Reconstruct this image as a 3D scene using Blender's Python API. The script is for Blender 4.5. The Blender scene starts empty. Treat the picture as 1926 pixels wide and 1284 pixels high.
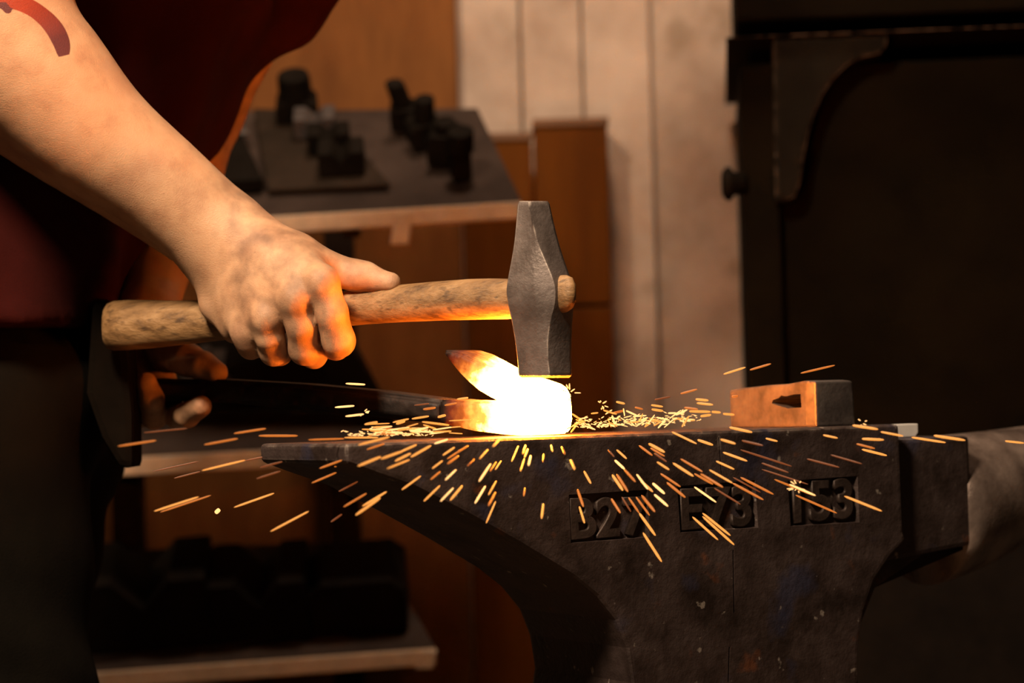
import bpy, bmesh, math, random
import numpy as np
from mathutils import Vector, Matrix
random.seed(7); np.random.seed(7)
scene = bpy.context.scene
C = scene.collection

# ------------------------------------------------------------------ camera
FPX = 80.0 / 36.0 * 1926.0
CAM = Vector((0.0, 0.0, 0.874))
ROLL = math.radians(1.5); PITCH = math.radians(1.6)
_r = Vector((math.cos(ROLL), 0, -math.sin(ROLL))); _u = Vector((math.sin(ROLL), 0, math.cos(ROLL))); _f = Vector((0, 1, 0))
_P = Matrix.Rotation(PITCH, 3, 'X')
RT, UP, FW = _P @ _r, _P @ _u, _P @ _f
cd = bpy.data.cameras.new('camera'); cam = bpy.data.objects.new('camera', cd); C.objects.link(cam)
cd.lens = 80; cd.sensor_width = 36; cd.sensor_fit = 'HORIZONTAL'; cd.clip_start = 0.05; cd.clip_end = 60
cam.matrix_world = Matrix(((RT.x, UP.x, -FW.x, CAM.x), (RT.y, UP.y, -FW.y, CAM.y), (RT.z, UP.z, -FW.z, CAM.z), (0, 0, 0, 1)))
cd.dof.use_dof = True; cd.dof.focus_distance = 1.73; cd.dof.aperture_fstop = 5.0
scene.camera = cam

# ------------------------------------------------------------------ world, exposure, lamps
scene.view_settings.view_transform = 'Standard'; scene.view_settings.look = 'None'
scene.view_settings.gamma = 1.0; scene.view_settings.exposure = 0.0; scene.view_settings.use_curve_mapping = False
w = bpy.data.worlds.new('world'); scene.world = w; w.use_nodes = True
w.node_tree.nodes['Background'].inputs[0].default_value = (1.0, 0.62, 0.34, 1)
w.node_tree.nodes['Background'].inputs[1].default_value = 0.012

def area_lamp(name, loc, target, size, power, col):
    l = bpy.data.lights.new(name, 'AREA'); l.shape = 'DISK'; l.size = size; l.energy = power; l.color = col
    o = bpy.data.objects.new(name, l); C.objects.link(o); o.location = loc
    o.rotation_euler = (Vector(target) - Vector(loc)).to_track_quat('-Z', 'Y').to_euler()
    return o
area_lamp('workshop_lamp', (-0.55, 0.72, 2.05), (-0.25, 1.75, 1.0), 0.30, 54, (1.0, 0.73, 0.49))
area_lamp('ceiling_lamp', (0.0, 2.15, 2.75), (0.25, 3.3, 1.1), 0.3, 26, (1.0, 0.70, 0.48))

# ------------------------------------------------------------------ helpers
def at(px, py, d):
    return CAM + RT * ((px - 963) / FPX * d) + UP * ((642 - py) / FPX * d) + FW * d
def ray(px, py): return RT * ((px - 963) / FPX) + UP * ((642 - py) / FPX) + FW
def hit(px, py, p0, n):
    r = ray(px, py); return CAM + r * ((p0 - CAM).dot(n) / r.dot(n))
def tag(o, label=None, cat=None, group=None, kind=None):
    if label: o['label'] = label
    if cat: o['category'] = cat
    if group: o['group'] = group
    if kind: o['kind'] = kind
    return o
def empty(name, loc, **k):
    o = bpy.data.objects.new(name, None); C.objects.link(o); o.location = loc; o.empty_display_size = .05
    return tag(o, **k)
def link(name, me, mat, parent=None, smooth=False, **k):
    o = bpy.data.objects.new(name, me); C.objects.link(o)
    if mat: me.materials.append(mat)
    if smooth: me.shade_smooth()
    if parent:
        o.parent = parent
        bpy.context.view_layer.update()
        o.matrix_parent_inverse = parent.matrix_world.inverted()
    return tag(o, **k)
def build(name, bm, mat, parent=None, smooth=False, bevel=0, seg=2, **k):
    bmesh.ops.recalc_face_normals(bm, faces=bm.faces)
    if bevel:
        es = [e for e in bm.edges if len(e.link_faces) == 2 and e.calc_face_angle(0) > .5]
        bmesh.ops.bevel(bm, geom=es, offset=bevel, segments=seg, affect='EDGES', profile=.6, clamp_overlap=True)
    me = bpy.data.meshes.new(name); bm.to_mesh(me); bm.free()
    return link(name, me, mat, parent, smooth, **k)
def prism(bm, pts, ext):
    """closed solid: polygon pts (3D) swept by vector ext"""
    a = [bm.verts.new(p) for p in pts]; b = [bm.verts.new(Vector(p) + ext) for p in pts]; n = len(pts)
    bm.faces.new(a); bm.faces.new(b[::-1])
    for i in range(n): bm.faces.new((a[i], b[i], b[(i + 1) % n], a[(i + 1) % n]))
def box(bm, c, X, Y, Z):
    """box with centre c and half-axis vectors X, Y, Z"""
    c = Vector(c); X = Vector(X); Y = Vector(Y); Z = Vector(Z)
    prism(bm, [c - X - Y - Z, c + X - Y - Z, c + X + Y - Z, c - X + Y - Z], Z * 2)
def loft(bm, rings, cap=True):
    R = [[bm.verts.new(p) for p in r] for r in rings]; n = len(rings[0])
    for a, b in zip(R, R[1:]):
        for i in range(n): bm.faces.new((a[i], a[(i + 1) % n], b[(i + 1) % n], b[i]))
    if cap: bm.faces.new(R[0][::-1]); bm.faces.new(R[-1])
    return R
def ring(c, X, Y, n=16): return [Vector(c) + Vector(X) * math.cos(2 * math.pi * i / n) + Vector(Y) * math.sin(2 * math.pi * i / n) for i in range(n)]
def boolean(o, cutters):
    for c in cutters:
        m = o.modifiers.new('b', 'BOOLEAN'); m.operation = 'DIFFERENCE'; m.solver = 'EXACT'; m.object = c
    bpy.context.view_layer.update()
    dg = bpy.context.evaluated_depsgraph_get()
    me = bpy.data.meshes.new_from_object(o.evaluated_get(dg)); o.modifiers.clear(); o.data = me
    for c in cutters: bpy.data.objects.remove(c)

# ------------------------------------------------------------------ materials
def node(nt, t, **k):
    n = nt.nodes.new(t)
    for a, v in k.items():
        if a.startswith('i_'):
            n.inputs[a[2:].replace('_', ' ')].default_value = v
        else: setattr(n, a, v)
    return n
def mat(name, cols, scale=20, rough=.6, metal=0, bump=0, bscale=120, stretch=(1, 1, 1), detail=6, spec=.5, contrast=(.35, .65), sss=0, rvar=0, extra=None):
    m = bpy.data.materials.new(name); m.use_nodes = True; nt = m.node_tree; b = nt.nodes['Principled BSDF']
    tc = node(nt, 'ShaderNodeTexCoord'); mp = node(nt, 'ShaderNodeMapping'); mp.inputs['Scale'].default_value = stretch
    nt.links.new(tc.outputs['Object'], mp.inputs[0])
    nz = node(nt, 'ShaderNodeTexNoise', i_Scale=scale, i_Detail=detail, i_Roughness=.6); nt.links.new(mp.outputs[0], nz.inputs['Vector'])
    cr = node(nt, 'ShaderNodeValToRGB'); nt.links.new(nz.outputs['Fac'], cr.inputs[0])
    e = cr.color_ramp.elements; n = len(cols)
    while len(e) < n: e.new(.5)
    for i, c in enumerate(cols):
        e[i].position = contrast[0] + (contrast[1] - contrast[0]) * i / max(1, n - 1); e[i].color = (*c, 1)
    col = cr.outputs[0]
    if extra: col = extra(nt, mp, col)
    nt.links.new(col, b.inputs['Base Color'])
    b.inputs['Roughness'].default_value = rough; b.inputs['Metallic'].default_value = metal
    b.inputs['Specular IOR Level'].default_value = spec
    if rvar:
        mr = node(nt, 'ShaderNodeMapRange'); nt.links.new(nz.outputs['Fac'], mr.inputs[0])
        mr.inputs[1].default_value = .3; mr.inputs[2].default_value = .7; mr.inputs[3].default_value = rough - rvar; mr.inputs[4].default_value = rough + rvar
        nt.links.new(mr.outputs[0], b.inputs['Roughness'])
    if sss:
        b.inputs['Subsurface Weight'].default_value = sss; b.inputs['Subsurface Radius'].default_value = (.008, .003, .0015); b.inputs['Subsurface Scale'].default_value = 1
    if bump:
        bn = node(nt, 'ShaderNodeTexNoise', i_Scale=bscale, i_Detail=5.0, i_Roughness=.65); nt.links.new(mp.outputs[0], bn.inputs['Vector'])
        bp = node(nt, 'ShaderNodeBump'); bp.inputs['Strength'].default_value = bump; bp.inputs['Distance'].default_value = .002
        nt.links.new(bn.outputs['Fac'], bp.inputs['Height']); nt.links.new(bp.outputs[0], b.inputs['Normal'])
    return m
def spots(col2, scale, lo, hi, fac=1.0, stretch=None):
    """adds patches of another colour (rust, chips, stains) to a material"""
    def f(nt, mp, col):
        nz = node(nt, 'ShaderNodeTexNoise', i_Scale=scale, i_Detail=4.0)
        if stretch:
            m2 = node(nt, 'ShaderNodeMapping'); m2.inputs['Scale'].default_value = stretch; nt.links.new(mp.outputs[0], m2.inputs[0]); nt.links.new(m2.outputs[0], nz.inputs['Vector'])
        else: nt.links.new(mp.outputs[0], nz.inputs['Vector'])
        mr = node(nt, 'ShaderNodeMapRange'); mr.inputs[1].default_value = lo; mr.inputs[2].default_value = hi; mr.inputs[4].default_value = fac
        nt.links.new(nz.outputs['Fac'], mr.inputs[0])
        mx = node(nt, 'ShaderNodeMix', data_type='RGBA'); nt.links.new(mr.outputs[0], mx.inputs[0]); nt.links.new(col, mx.inputs[6]); mx.inputs[7].default_value = (*col2, 1)
        return mx.outputs[2]
    return f
def edge_wear_highlight(col2, rad, lo, hi, fac, zmin=None):  # lightens edges: worn steel on hammer and anvil, painted highlight on the hood
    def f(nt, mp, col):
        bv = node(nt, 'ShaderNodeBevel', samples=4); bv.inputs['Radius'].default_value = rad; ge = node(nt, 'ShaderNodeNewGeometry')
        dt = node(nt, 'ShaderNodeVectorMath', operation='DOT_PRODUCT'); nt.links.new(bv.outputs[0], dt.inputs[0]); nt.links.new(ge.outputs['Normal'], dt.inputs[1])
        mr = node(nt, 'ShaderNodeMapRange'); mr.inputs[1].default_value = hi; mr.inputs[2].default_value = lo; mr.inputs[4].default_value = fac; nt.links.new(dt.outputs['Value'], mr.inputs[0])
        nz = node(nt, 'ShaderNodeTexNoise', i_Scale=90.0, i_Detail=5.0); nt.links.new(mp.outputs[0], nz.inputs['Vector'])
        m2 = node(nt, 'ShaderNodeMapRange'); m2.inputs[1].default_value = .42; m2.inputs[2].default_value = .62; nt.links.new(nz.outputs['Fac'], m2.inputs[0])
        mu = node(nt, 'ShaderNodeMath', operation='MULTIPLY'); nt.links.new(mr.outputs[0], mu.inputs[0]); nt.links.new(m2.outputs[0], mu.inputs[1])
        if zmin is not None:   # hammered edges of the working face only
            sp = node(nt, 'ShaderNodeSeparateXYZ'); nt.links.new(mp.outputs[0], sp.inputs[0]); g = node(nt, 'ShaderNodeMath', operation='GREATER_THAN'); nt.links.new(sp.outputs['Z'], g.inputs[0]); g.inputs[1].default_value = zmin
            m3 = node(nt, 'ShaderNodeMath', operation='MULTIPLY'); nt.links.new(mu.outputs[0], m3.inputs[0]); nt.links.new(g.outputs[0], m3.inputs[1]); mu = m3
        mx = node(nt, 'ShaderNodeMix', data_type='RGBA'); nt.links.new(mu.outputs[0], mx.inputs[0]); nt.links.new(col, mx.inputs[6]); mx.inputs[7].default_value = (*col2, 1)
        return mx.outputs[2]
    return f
def chain(*fs):
    def f(nt, mp, col):
        for g in fs: col = g(nt, mp, col)
        return col
    return f

M = {}
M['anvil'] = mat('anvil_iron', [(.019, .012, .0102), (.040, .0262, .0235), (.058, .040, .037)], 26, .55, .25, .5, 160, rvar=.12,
                 extra=chain(spots((.028, .034, .075), 17, .60, .70, .6), spots((.16, .05, .015), 30, .66, .74, .6), spots((.34, .30, .26), 95, .68, .73, .7), edge_wear_highlight((.34, .28, .24), .003, .90, .985, .8, .835)))
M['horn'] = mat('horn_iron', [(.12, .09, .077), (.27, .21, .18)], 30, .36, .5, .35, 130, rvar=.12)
M['letter'] = mat('cast_letter_iron', [(.024, .016, .013), (.06, .042, .036)], 60, .5, .3, .3, 300)
M['hammer'] = mat('forged_hammer_steel', [(.10, .080, .072), (.17, .14, .13)], 45, .5, .35, .35, 260, rvar=.1, extra=edge_wear_highlight((.62, .54, .48), .0018, .93, .99, .9))
M['hammer_b'] = mat('rough_hammer_steel', [(.05, .042, .04), (.14, .12, .112)], 40, .5, .35, .3, 200)
M['handle'] = mat('ash_handle_wood', [(.10, .05, .018), (.27, .15, .06), (.40, .24, .11)], 9, .5, 0, .5, 40, stretch=(1.0, 13, 13), contrast=(.3, .68),
                  extra=spots((.05, .025, .01), 12, .56, .7, .7, (1, 1.5, 1.5)))
M['stump'] = mat('stump_wood', [(.10, .05, .02), (.2, .11, .05)], 10, .8, 0, .5, 40, stretch=(6, 6, 1))
M['black_steel'] = mat('black_tool_steel', [(.003, .002, .0012), (.006, .0043, .003)], 30, .7, 0, .2, spec=.06)
M['grey_steel'] = mat('grey_tool_steel', [(.03, .023, .022), (.05, .04, .038)], 30, .6, .2, .2)
M['hood'] = mat('soot_black_iron', [(.003, .0022, .0012), (.006, .004, .002)], 12, .9, 0, .3, 60, spec=.03)
M['hood_edge'] = mat('edge_highlight_iron', [(.004, .0028, .0016), (.007, .005, .003)], 25, .8, 0, .3, 60, spec=.06, extra=edge_wear_highlight((.16, .10, .07), .006, .80, .98, .8))  # light caught along the bracket's edges is painted into the colour
M['shelf'] = mat('shelf_board', [(.020, .012, .009), (.036, .023, .018)], 16, .8, 0, .2, spec=.2)
M['shelf_edge'] = mat('pale_painted_edge', [(.42, .30, .20), (.55, .40, .28)], 22, .6, 0, .1)
M['tray'] = mat('dark_tray_board', [(.012, .008, .005), (.024, .015, .01)], 12, .8, spec=.1)
M['panel'] = mat('pale_wall_panel', [(.30, .215, .165), (.40, .305, .245), (.47, .37, .305)], 7, .75, 0, .15, 60, extra=spots((.2, .14, .09), 11, .6, .72, .6))
M['wall'] = mat('plaster', [(.22, .16, .11), (.32, .24, .17)], 5, .85, 0, .2, 40)
M['ply'] = mat('brown_plywood', [(.115, .039, .007), (.18, .066, .014)], 5, .7, 0, .1, 60, spec=.15, stretch=(4, 1, 1))
M['orange'] = mat('orange_stained_board', [(.075, .020, .0008), (.105, .030, .001)], 6, .7, 0, .1, 60, spec=.08, stretch=(4, 1, .6))
M['orange_dark'] = mat('orange_board_edge', [(.10, .035, .006), (.14, .05, .008)], 10, .6)
M['floor'] = mat('concrete_floor', [(.05, .04, .03), (.09, .07, .055)], 6, .85, 0, .3)
M['brick'] = mat('sooty_brick', [(.005, .003, .002), (.010, .006, .004)], 14, .9, 0, .4, spec=.1)
M['shirt'] = mat('dark_red_cotton', [(.024, .0026, .0019), (.038, .0041, .003)], 9, .9, 0, .25, 700, spec=.1)
M['trousers'] = mat('black_work_trousers', [(.0028, .002, .001), (.005, .0036, .002)], 20, .9, 0, .3, 500, spec=.1)
M['leather'] = mat('black_leather', [(.003, .002, .0012), (.006, .004, .0025)], 20, .8, 0, .2, spec=.04)
M['chalk'] = mat('white_soapstone', [(.72, .70, .68), (.85, .83, .80)], 60, .6)
M['sole'] = mat('boot_rubber', [(.01, .008, .006), (.02, .015, .01)], 20, .8)

def skin_mat():
    m = mat('skin', [(.50, .27, .155), (.62, .36, .21), (.66, .40, .245)], 38, .46, 0, .30, 900, sss=.10, contrast=(.3, .7), spec=.4,
            extra=chain(spots((.40, .19, .12), 16, .52, .72, .55), spots((.32, .16, .09), 210, .74, .77, .5)))
    nt = m.node_tree; b = nt.nodes['Principled BSDF']; src = b.inputs['Base Color'].links[0].from_socket
    def attr_mix(att, lo, hi, colsock, src):
        a = node(nt, 'ShaderNodeAttribute', attribute_name=att)
        mr = node(nt, 'ShaderNodeMapRange'); mr.inputs[1].default_value = lo; mr.inputs[2].default_value = hi; nt.links.new(a.outputs['Fac'], mr.inputs[0])
        mx = node(nt, 'ShaderNodeMix', data_type='RGBA'); nt.links.new(mr.outputs[0], mx.inputs[0]); nt.links.new(src, mx.inputs[6])
        if isinstance(colsock, tuple): mx.inputs[7].default_value = colsock
        else: nt.links.new(colsock, mx.inputs[7])
        return mx.outputs[2]
    # grime of the working hands (attribute grime), then ink of the tattoo (signed distance attribute)
    gn = node(nt, 'ShaderNodeTexNoise', i_Scale=70.0, i_Detail=6.0); tcn = node(nt, 'ShaderNodeTexCoord'); nt.links.new(tcn.outputs['Object'], gn.inputs['Vector'])
    ga = node(nt, 'ShaderNodeAttribute', attribute_name='grime'); mu = node(nt, 'ShaderNodeMath', operation='MULTIPLY'); nt.links.new(gn.outputs['Fac'], mu.inputs[0]); nt.links.new(ga.outputs['Fac'], mu.inputs[1])
    mr = node(nt, 'ShaderNodeMapRange'); mr.inputs[1].default_value = .3; mr.inputs[2].default_value = .75; mr.inputs[4].default_value = .7; nt.links.new(mu.outputs[0], mr.inputs[0])
    mx = node(nt, 'ShaderNodeMix', data_type='RGBA'); nt.links.new(mr.outputs[0], mx.inputs[0]); nt.links.new(src, mx.inputs[6]); mx.inputs[7].default_value = (.13, .07, .045, 1)
    ink = node(nt, 'ShaderNodeValToRGB'); ta = node(nt, 'ShaderNodeAttribute', attribute_name='tattoo_along'); nt.links.new(ta.outputs['Fac'], ink.inputs[0])
    ink.color_ramp.elements[0].color = (.36, .05, .022, 1); ink.color_ramp.elements[0].position = .35; ink.color_ramp.elements[1].color = (.13, .035, .035, 1); ink.color_ramp.elements[1].position = .75
    out = attr_mix('tattoo', -.0004, .0004, ink.outputs[0], mx.outputs[2])
    nt.links.new(out, b.inputs['Base Color'])
    return m
M['skin'] = skin_mat()

def glow_mat():
    """steel whose heat is stored per vertex (attribute glow_level, 0 cold to 1 white hot)"""
    m = mat('hot_steel', [(.010, .007, .006), (.025, .018, .015)], 60, .6, .3, .3, 200)
    nt = m.node_tree; b = nt.nodes['Principled BSDF']
    a = node(nt, 'ShaderNodeAttribute', attribute_name='glow_level')
    tc = node(nt, 'ShaderNodeTexCoord'); nz = node(nt, 'ShaderNodeTexNoise', i_Scale=110.0, i_Detail=5.0); nt.links.new(tc.outputs['Object'], nz.inputs['Vector'])
    mr = node(nt, 'ShaderNodeMapRange'); mr.inputs[1].default_value = .35; mr.inputs[2].default_value = .75; mr.inputs[3].default_value = .04; mr.inputs[4].default_value = -.10; nt.links.new(nz.outputs['Fac'], mr.inputs[0])
    ad = node(nt, 'ShaderNodeMath', operation='ADD'); nt.links.new(a.outputs['Fac'], ad.inputs[0]); nt.links.new(mr.outputs[0], ad.inputs[1])
    cr = node(nt, 'ShaderNodeValToRGB'); e = cr.color_ramp.elements
    stops = [(.0, (0, 0, 0)), (.14, (.012, .001, .0)), (.28, (.16, .013, .001)), (.42, (.40, .075, .006)), (.56, (.8, .24, .035)), (1, (1, .22, .010))]
    while len(e) < len(stops): e.new(.5)
    for i, (p, c) in enumerate(stops): e[i].position = p; e[i].color = (*c, 1)
    nt.links.new(ad.outputs[0], cr.inputs[0])
    fr = node(nt, 'ShaderNodeValToRGB'); e2 = fr.color_ramp.elements
    pts = [(0, 0), (.2, .0026), (.4, .003), (.6, .006), (.8, .15), (1, 1)]
    while len(e2) < len(pts): e2.new(.5)
    for i, (x, y) in enumerate(pts): e2[i].position = x; e2[i].color = (y, y, y, 1)
    nt.links.new(ad.outputs[0], fr.inputs[0])
    ml = node(nt, 'ShaderNodeMath', operation='MULTIPLY'); nt.links.new(fr.outputs[0], ml.inputs[0]); ml.inputs[1].default_value = HOT
    nt.links.new(cr.outputs[0], b.inputs['Emission Color']); nt.links.new(ml.outputs[0], b.inputs['Emission Strength'])
    return m
HOT = 520.0
M['hot'] = glow_mat()
def emit(name, col, s):
    m = bpy.data.materials.new(name); m.use_nodes = True; b = m.node_tree.nodes['Principled BSDF']
    b.inputs['Base Color'].default_value = (.02, .01, .005, 1); b.inputs['Emission Color'].default_value = (*col, 1); b.inputs['Emission Strength'].default_value = s
    m.cycles.emission_sampling = 'NONE'
    return m
M['sp3'] = emit('white_hot_spark', (1, .50, .17), 1.8); M['sp2'] = emit('bright_spark', (1, .36, .065), 1.15)
M['sp1'] = emit('orange_spark', (1, .25, .03), .65); M['sp0'] = emit('fading_spark', (1, .22, .05), .2)

# ------------------------------------------------------------------ setting
def slab(name, lo, hi, m, parent=None, bevel=0, **k):
    bm = bmesh.new(); lo = Vector(lo); hi = Vector(hi); c = (lo + hi) / 2; h = (hi - lo) / 2
    box(bm, c, (h.x, 0, 0), (0, h.y, 0), (0, 0, h.z)); return build(name, bm, m, parent, bevel=bevel, **k)
slab('floor', (-4, -1.5, -.1), (4, 3.5, 0), M['floor'], kind='structure')
WB = slab('wall_back', (-4, 3.4, 0), (4, 3.5, 3), M['wall'], kind='structure')
slab('wall_left', (-4.1, -1.5, 0), (-4, 3.5, 3), M['wall'], kind='structure')
slab('wall_right', (4, -1.5, 0), (4.1, 3.5, 3), M['wall'], kind='structure')
slab('ceiling', (-4.1, -1.5, 3), (4.1, 3.5, 3.1), M['wall'], kind='structure')
def xw(px, py, d): return at(px, py, d).x
def zw(px, py, d): return at(px, py, d).z
# pale vertical boards on the back wall
for i, (a, b, dd) in enumerate([(856, 988, 3.345), (992, 1104, 3.35), (1108, 1240, 3.33)]):
    slab('panel', (xw(a, 500, dd), dd, .05), (xw(b, 500, dd), 3.4, 2.95), M['panel'], WB, bevel=.004)
# pier that stands proud of the wall and turns a face to the lamp
bm = bmesh.new(); x0 = xw(1238, 400, 3.22); x1 = xw(1440, 400, 3.22)
prism(bm, [Vector(p) for p in ((x0, 3.24, 0), (x1, 3.16, 0), (x1, 3.4, 0), (x0, 3.4, 0))], Vector((0, 0, 3)))
build('trim_1', bm, M['panel'], bevel=.006, kind='structure')

# brown plywood sheet behind the tool rack
pl = slab('plywood_sheet', (xw(120, 300, 3.2), 3.3, 0.0), (xw(864, 300, 3.3), 3.335, 1.75), M['ply'], bevel=.003,
          label='tall brown plywood sheet standing behind the tool rack', cat='board')
# two orange boards
def board(pxl, pxr, ytop, seam, d, th, label):
    e = empty('orange_board', at((pxl + pxr) / 2, 1400, d) * 1.0, label=label, cat='board', group='orange boards against the pale panels')
    e.location.z = 0
    xl, xr, zt = xw(pxl, 450, d), xw(pxr, 450, d), zw((pxl + pxr) / 2, ytop, d)
    zs = zw((pxl + pxr) / 2, seam, d)
    slab('upper_sheet', (xl, d, zs + .002), (xr, d + th, zt), M['orange'], e, bevel=.003)
    slab('lower_sheet', (xl, d, 0), (xr, d + th, zs - .002), M['orange'], e, bevel=.003)
    slab('cap_strip', (xl - .002, d - .004, zt), (xr + .002, d + th + .002, zt + .012), M['orange_dark'], e, bevel=.002)
    return e
board(872, 1004, 264, 584, 3.27, .04, 'lower of two orange boards, left one beside the brown plywood')
board(1010, 1148, 236, 576, 3.2, .1, 'taller orange board with dark top edge, right behind the hammer')

# ------------------------------------------------------------------ sloping tool rack
rack = empty('tool_rack', (at(650, 900, 3.0).x, 3.0, 0), label='sloping three-tier tool rack with pale shelf edges', cat='rack')
class Shelf: pass
def shelf(fl, fr, br, bl, df, db, th, strip, tabs):
    s = Shelf(); s.fl, s.fr, s.br, s.bl = at(*fl, df), at(*fr, df), at(*br, db), at(*bl, db)
    s.n = (s.fr - s.fl).cross(s.bl - s.fl).normalized(); s.X = (s.fr - s.fl).normalized(); s.Y = s.n.cross(s.X)
    bm = bmesh.new(); prism(bm, [s.fl, s.fr, s.br, s.bl], -s.n * .015); sh = build('shelf', bm, M['shelf'], rack, bevel=.001, seg=1)
    dn = Vector((0, 0, -1)) * strip; f = Vector((0, -.012, 0))
    bm = bmesh.new(); prism(bm, [s.fl + f, s.fr + f, s.fr + f + dn, s.fl + f + dn], Vector((0, .014, 0))); build('edge_strip', bm, M['shelf_edge'], sh, bevel=.002)
    for px, py0, py1, wd in tabs:
        a = at(px, py0, df); b = at(px - 8, py1, df); h = Vector((wd, 0, 0)); a.y -= .0145; b.y -= .0145
        bm = bmesh.new(); prism(bm, [a - h, a + h, b + h, b - h], Vector((0, .02, 0))); build('bracket', bm, M['shelf_edge'], sh, bevel=.002)
    s.hit = lambda px, py: hit(px, py, s.fl, s.n)
    return s
S1 = shelf((250, 424), (982, 380), (898, 203), (200, 212), 2.75, 2.98, .015, .021, [(760, 400, 462, .011)])
S2 = shelf((90, 868), (765, 832), (655, 612), (60, 640), 2.78, 3.02, .015, .022, [(600, 850, 890, .011)])
S3 = shelf((120, 1268), (820, 1218), (702, 1015), (80, 1040), 2.8, 3.05, .015, .02, [(806, 1222, 1256, .011)])
for px in (230, 640):     # uprights behind the tiers
    b = at(px, 640, 3.08); bm = bmesh.new()
    box(bm, (b.x, 3.1, .62), (.02, 0, 0), (0, .02, 0), (0, 0, .62)); build('upright', bm, M['tray'], rack, bevel=.002)
for px in (230, 640):     # sloping arms that carry each tier
    for s in (S1, S2, S3):
        b0 = s.fl + (s.fr - s.fl) * ((px - 150) / 800.0); b1 = s.bl + (s.br - s.bl) * ((px - 150) / 800.0)
        bm = bmesh.new(); c = (b0 + b1) / 2 - s.n * .027; box(bm, c, s.X * .01, s.Y * .125, s.n * .011); build('arm', bm, M['tray'], rack)

def tool(s, name, px, py, sx, sy, sz, stem, m, label, group, yaw=0.0, lean=0.0, notch=False, lift=0.0):
    """bottom tool on a tier: bevelled block with a round or square stem standing on it"""
    p = s.hit(px, py) + s.n * lift; q = Matrix.Rotation(yaw, 3, s.n); X = q @ s.X; Y = q @ s.Y; N = s.n
    e = empty(name, p, label=label, cat='tool', group=group)
    bm = bmesh.new()
    if notch:   # block with a V groove along the top
        pts = [(-sx, 0), (sx, 0), (sx, sz), (sx * .45, sz), (0, sz * .6), (-sx * .45, sz), (-sx, sz)]
        prism(bm, [p + X * a + N * (b + .001) - Y * sy for a, b in pts], Y * sy * 2)
    else:
        pts = [(-sx, 0), (sx, 0), (sx, sz * .8), (sx * .7, sz), (-sx * .7, sz), (-sx, sz * .8)]
        prism(bm, [p + X * a + N * (b + .001) - Y * sy for a, b in pts], Y * sy * 2)
    build('block', bm, m, e, bevel=.0025)
    if stem:
        r, h = stem; L = (N + X * lean).normalized(); bm = bmesh.new()
        loft(bm, [ring(p + N * sz * .9 + L * t, X * r * k, Y * r * k, 12) for t, k in ((0, 1.05), (h * .85, 1), (h * .97, .95), (h, .8))])
        build('stem', bm, m, e, smooth=False)
    return e
def plate(s, name, quad, th, m, label, lift=.001, cat='plate'):
    bm = bmesh.new(); prism(bm, [s.hit(*q) + s.n * lift for q in quad], s.n * th)
    return build(name, bm, m, bevel=.002, seg=1, label=label, cat=cat)
plate(S1, 'dark_board', [(505, 366), (736, 356), (612, 218), (478, 214)], .008, M['tray'], 'thin dark board under the row of blocks on the top tier')
plate(S1, 'steel_plate', [(330, 372), (498, 362), (430, 214), (300, 216)], .02, M['black_steel'], 'black steel plate lying on the top tier behind the forearm')
plate(S1, 'steel_strip', [(448, 285), (474, 283), (430, 228), (412, 230)], .005, M['grey_steel'], 'short grey steel strip lying on the black plate of the top tier', lift=.0222)
g = 'black forming tools on the top rack tier'
tool(S1, 'swage_block_tool', 562, 232, .026, .02, .03, (.021, .036), M['black_steel'], 'black forming tool with a square upright stem, rearmost of the block row', g, lift=.0091)
tool(S1, 'swage_block_tool', 596, 262, .026, .017, .03, None, M['grey_steel'], 'greyish grooved block right behind the middle of the block row', g, lift=.0091, notch=True)
tool(S1, 'swage_block_tool', 622, 292, .026, .017, .03, None, M['black_steel'], 'black grooved block in the block row, second from the shelf edge', g, lift=.0091, notch=True)
tool(S1, 'swage_block_tool', 646, 330, .028, .02, .034, None, M['black_steel'], 'black grooved block at the front end of the block row', g, lift=.0091, notch=True)
tool(S1, 'hardy_tool', 762, 236, .018, .017, .03, (.0125, .038), M['black_steel'], 'black tool with the tallest round stem, rearmost of the right cluster', g, lean=-.25)
tool(S1, 'hardy_tool', 800, 264, .022, .018, .03, (.013, .034), M['black_steel'], 'black stemmed tool second from the back in the right cluster', g, yaw=.3, lean=.1)
tool(S1, 'hardy_tool', 842, 300, .022, .02, .042, (.014, .018), M['black_steel'], 'squat black stemmed tool third from the back in the right cluster', g, yaw=-.2)
tool(S1, 'hardy_tool', 868, 334, .012, .012, .045, (.017, .026), M['black_steel'], 'black tool with a wide head and narrow foot at the front of the right cluster', g, yaw=.2, lean=.12)
plate(S2, 'dark_board', [(330, 800), (745, 800), (640, 640), (330, 640)], .02, M['black_steel'], 'black steel plate lying on the middle tier of the rack')
tool(S2, 'swage_block_tool', 520, 735, .06, .03, .04, (.016, .03), M['black_steel'], 'black stemmed block on the middle tier below the hammer hand', 'black tools on the middle tier', lift=.0211)
tool(S2, 'swage_block_tool', 398, 745, .03, .03, .03, (.008, .025), M['grey_steel'], 'small grey stemmed tool on the middle tier behind the left thumb', 'black tools on the middle tier', lift=.0211)
g = 'black blocks on the bottom rack tier'
tool(S3, 'steel_block', 290, 1180, .08, .05, .10, None, M['black_steel'], 'large black grooved block at the left of the bottom tier', g, notch=True)
tool(S3, 'steel_block', 500, 1165, .06, .05, .085, None, M['black_steel'], 'black grooved block in the middle of the bottom tier', g, notch=True)
tool(S3, 'steel_block', 680, 1150, .06, .05, .075, None, M['black_steel'], 'black block at the right end of the bottom tier', g)

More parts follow.
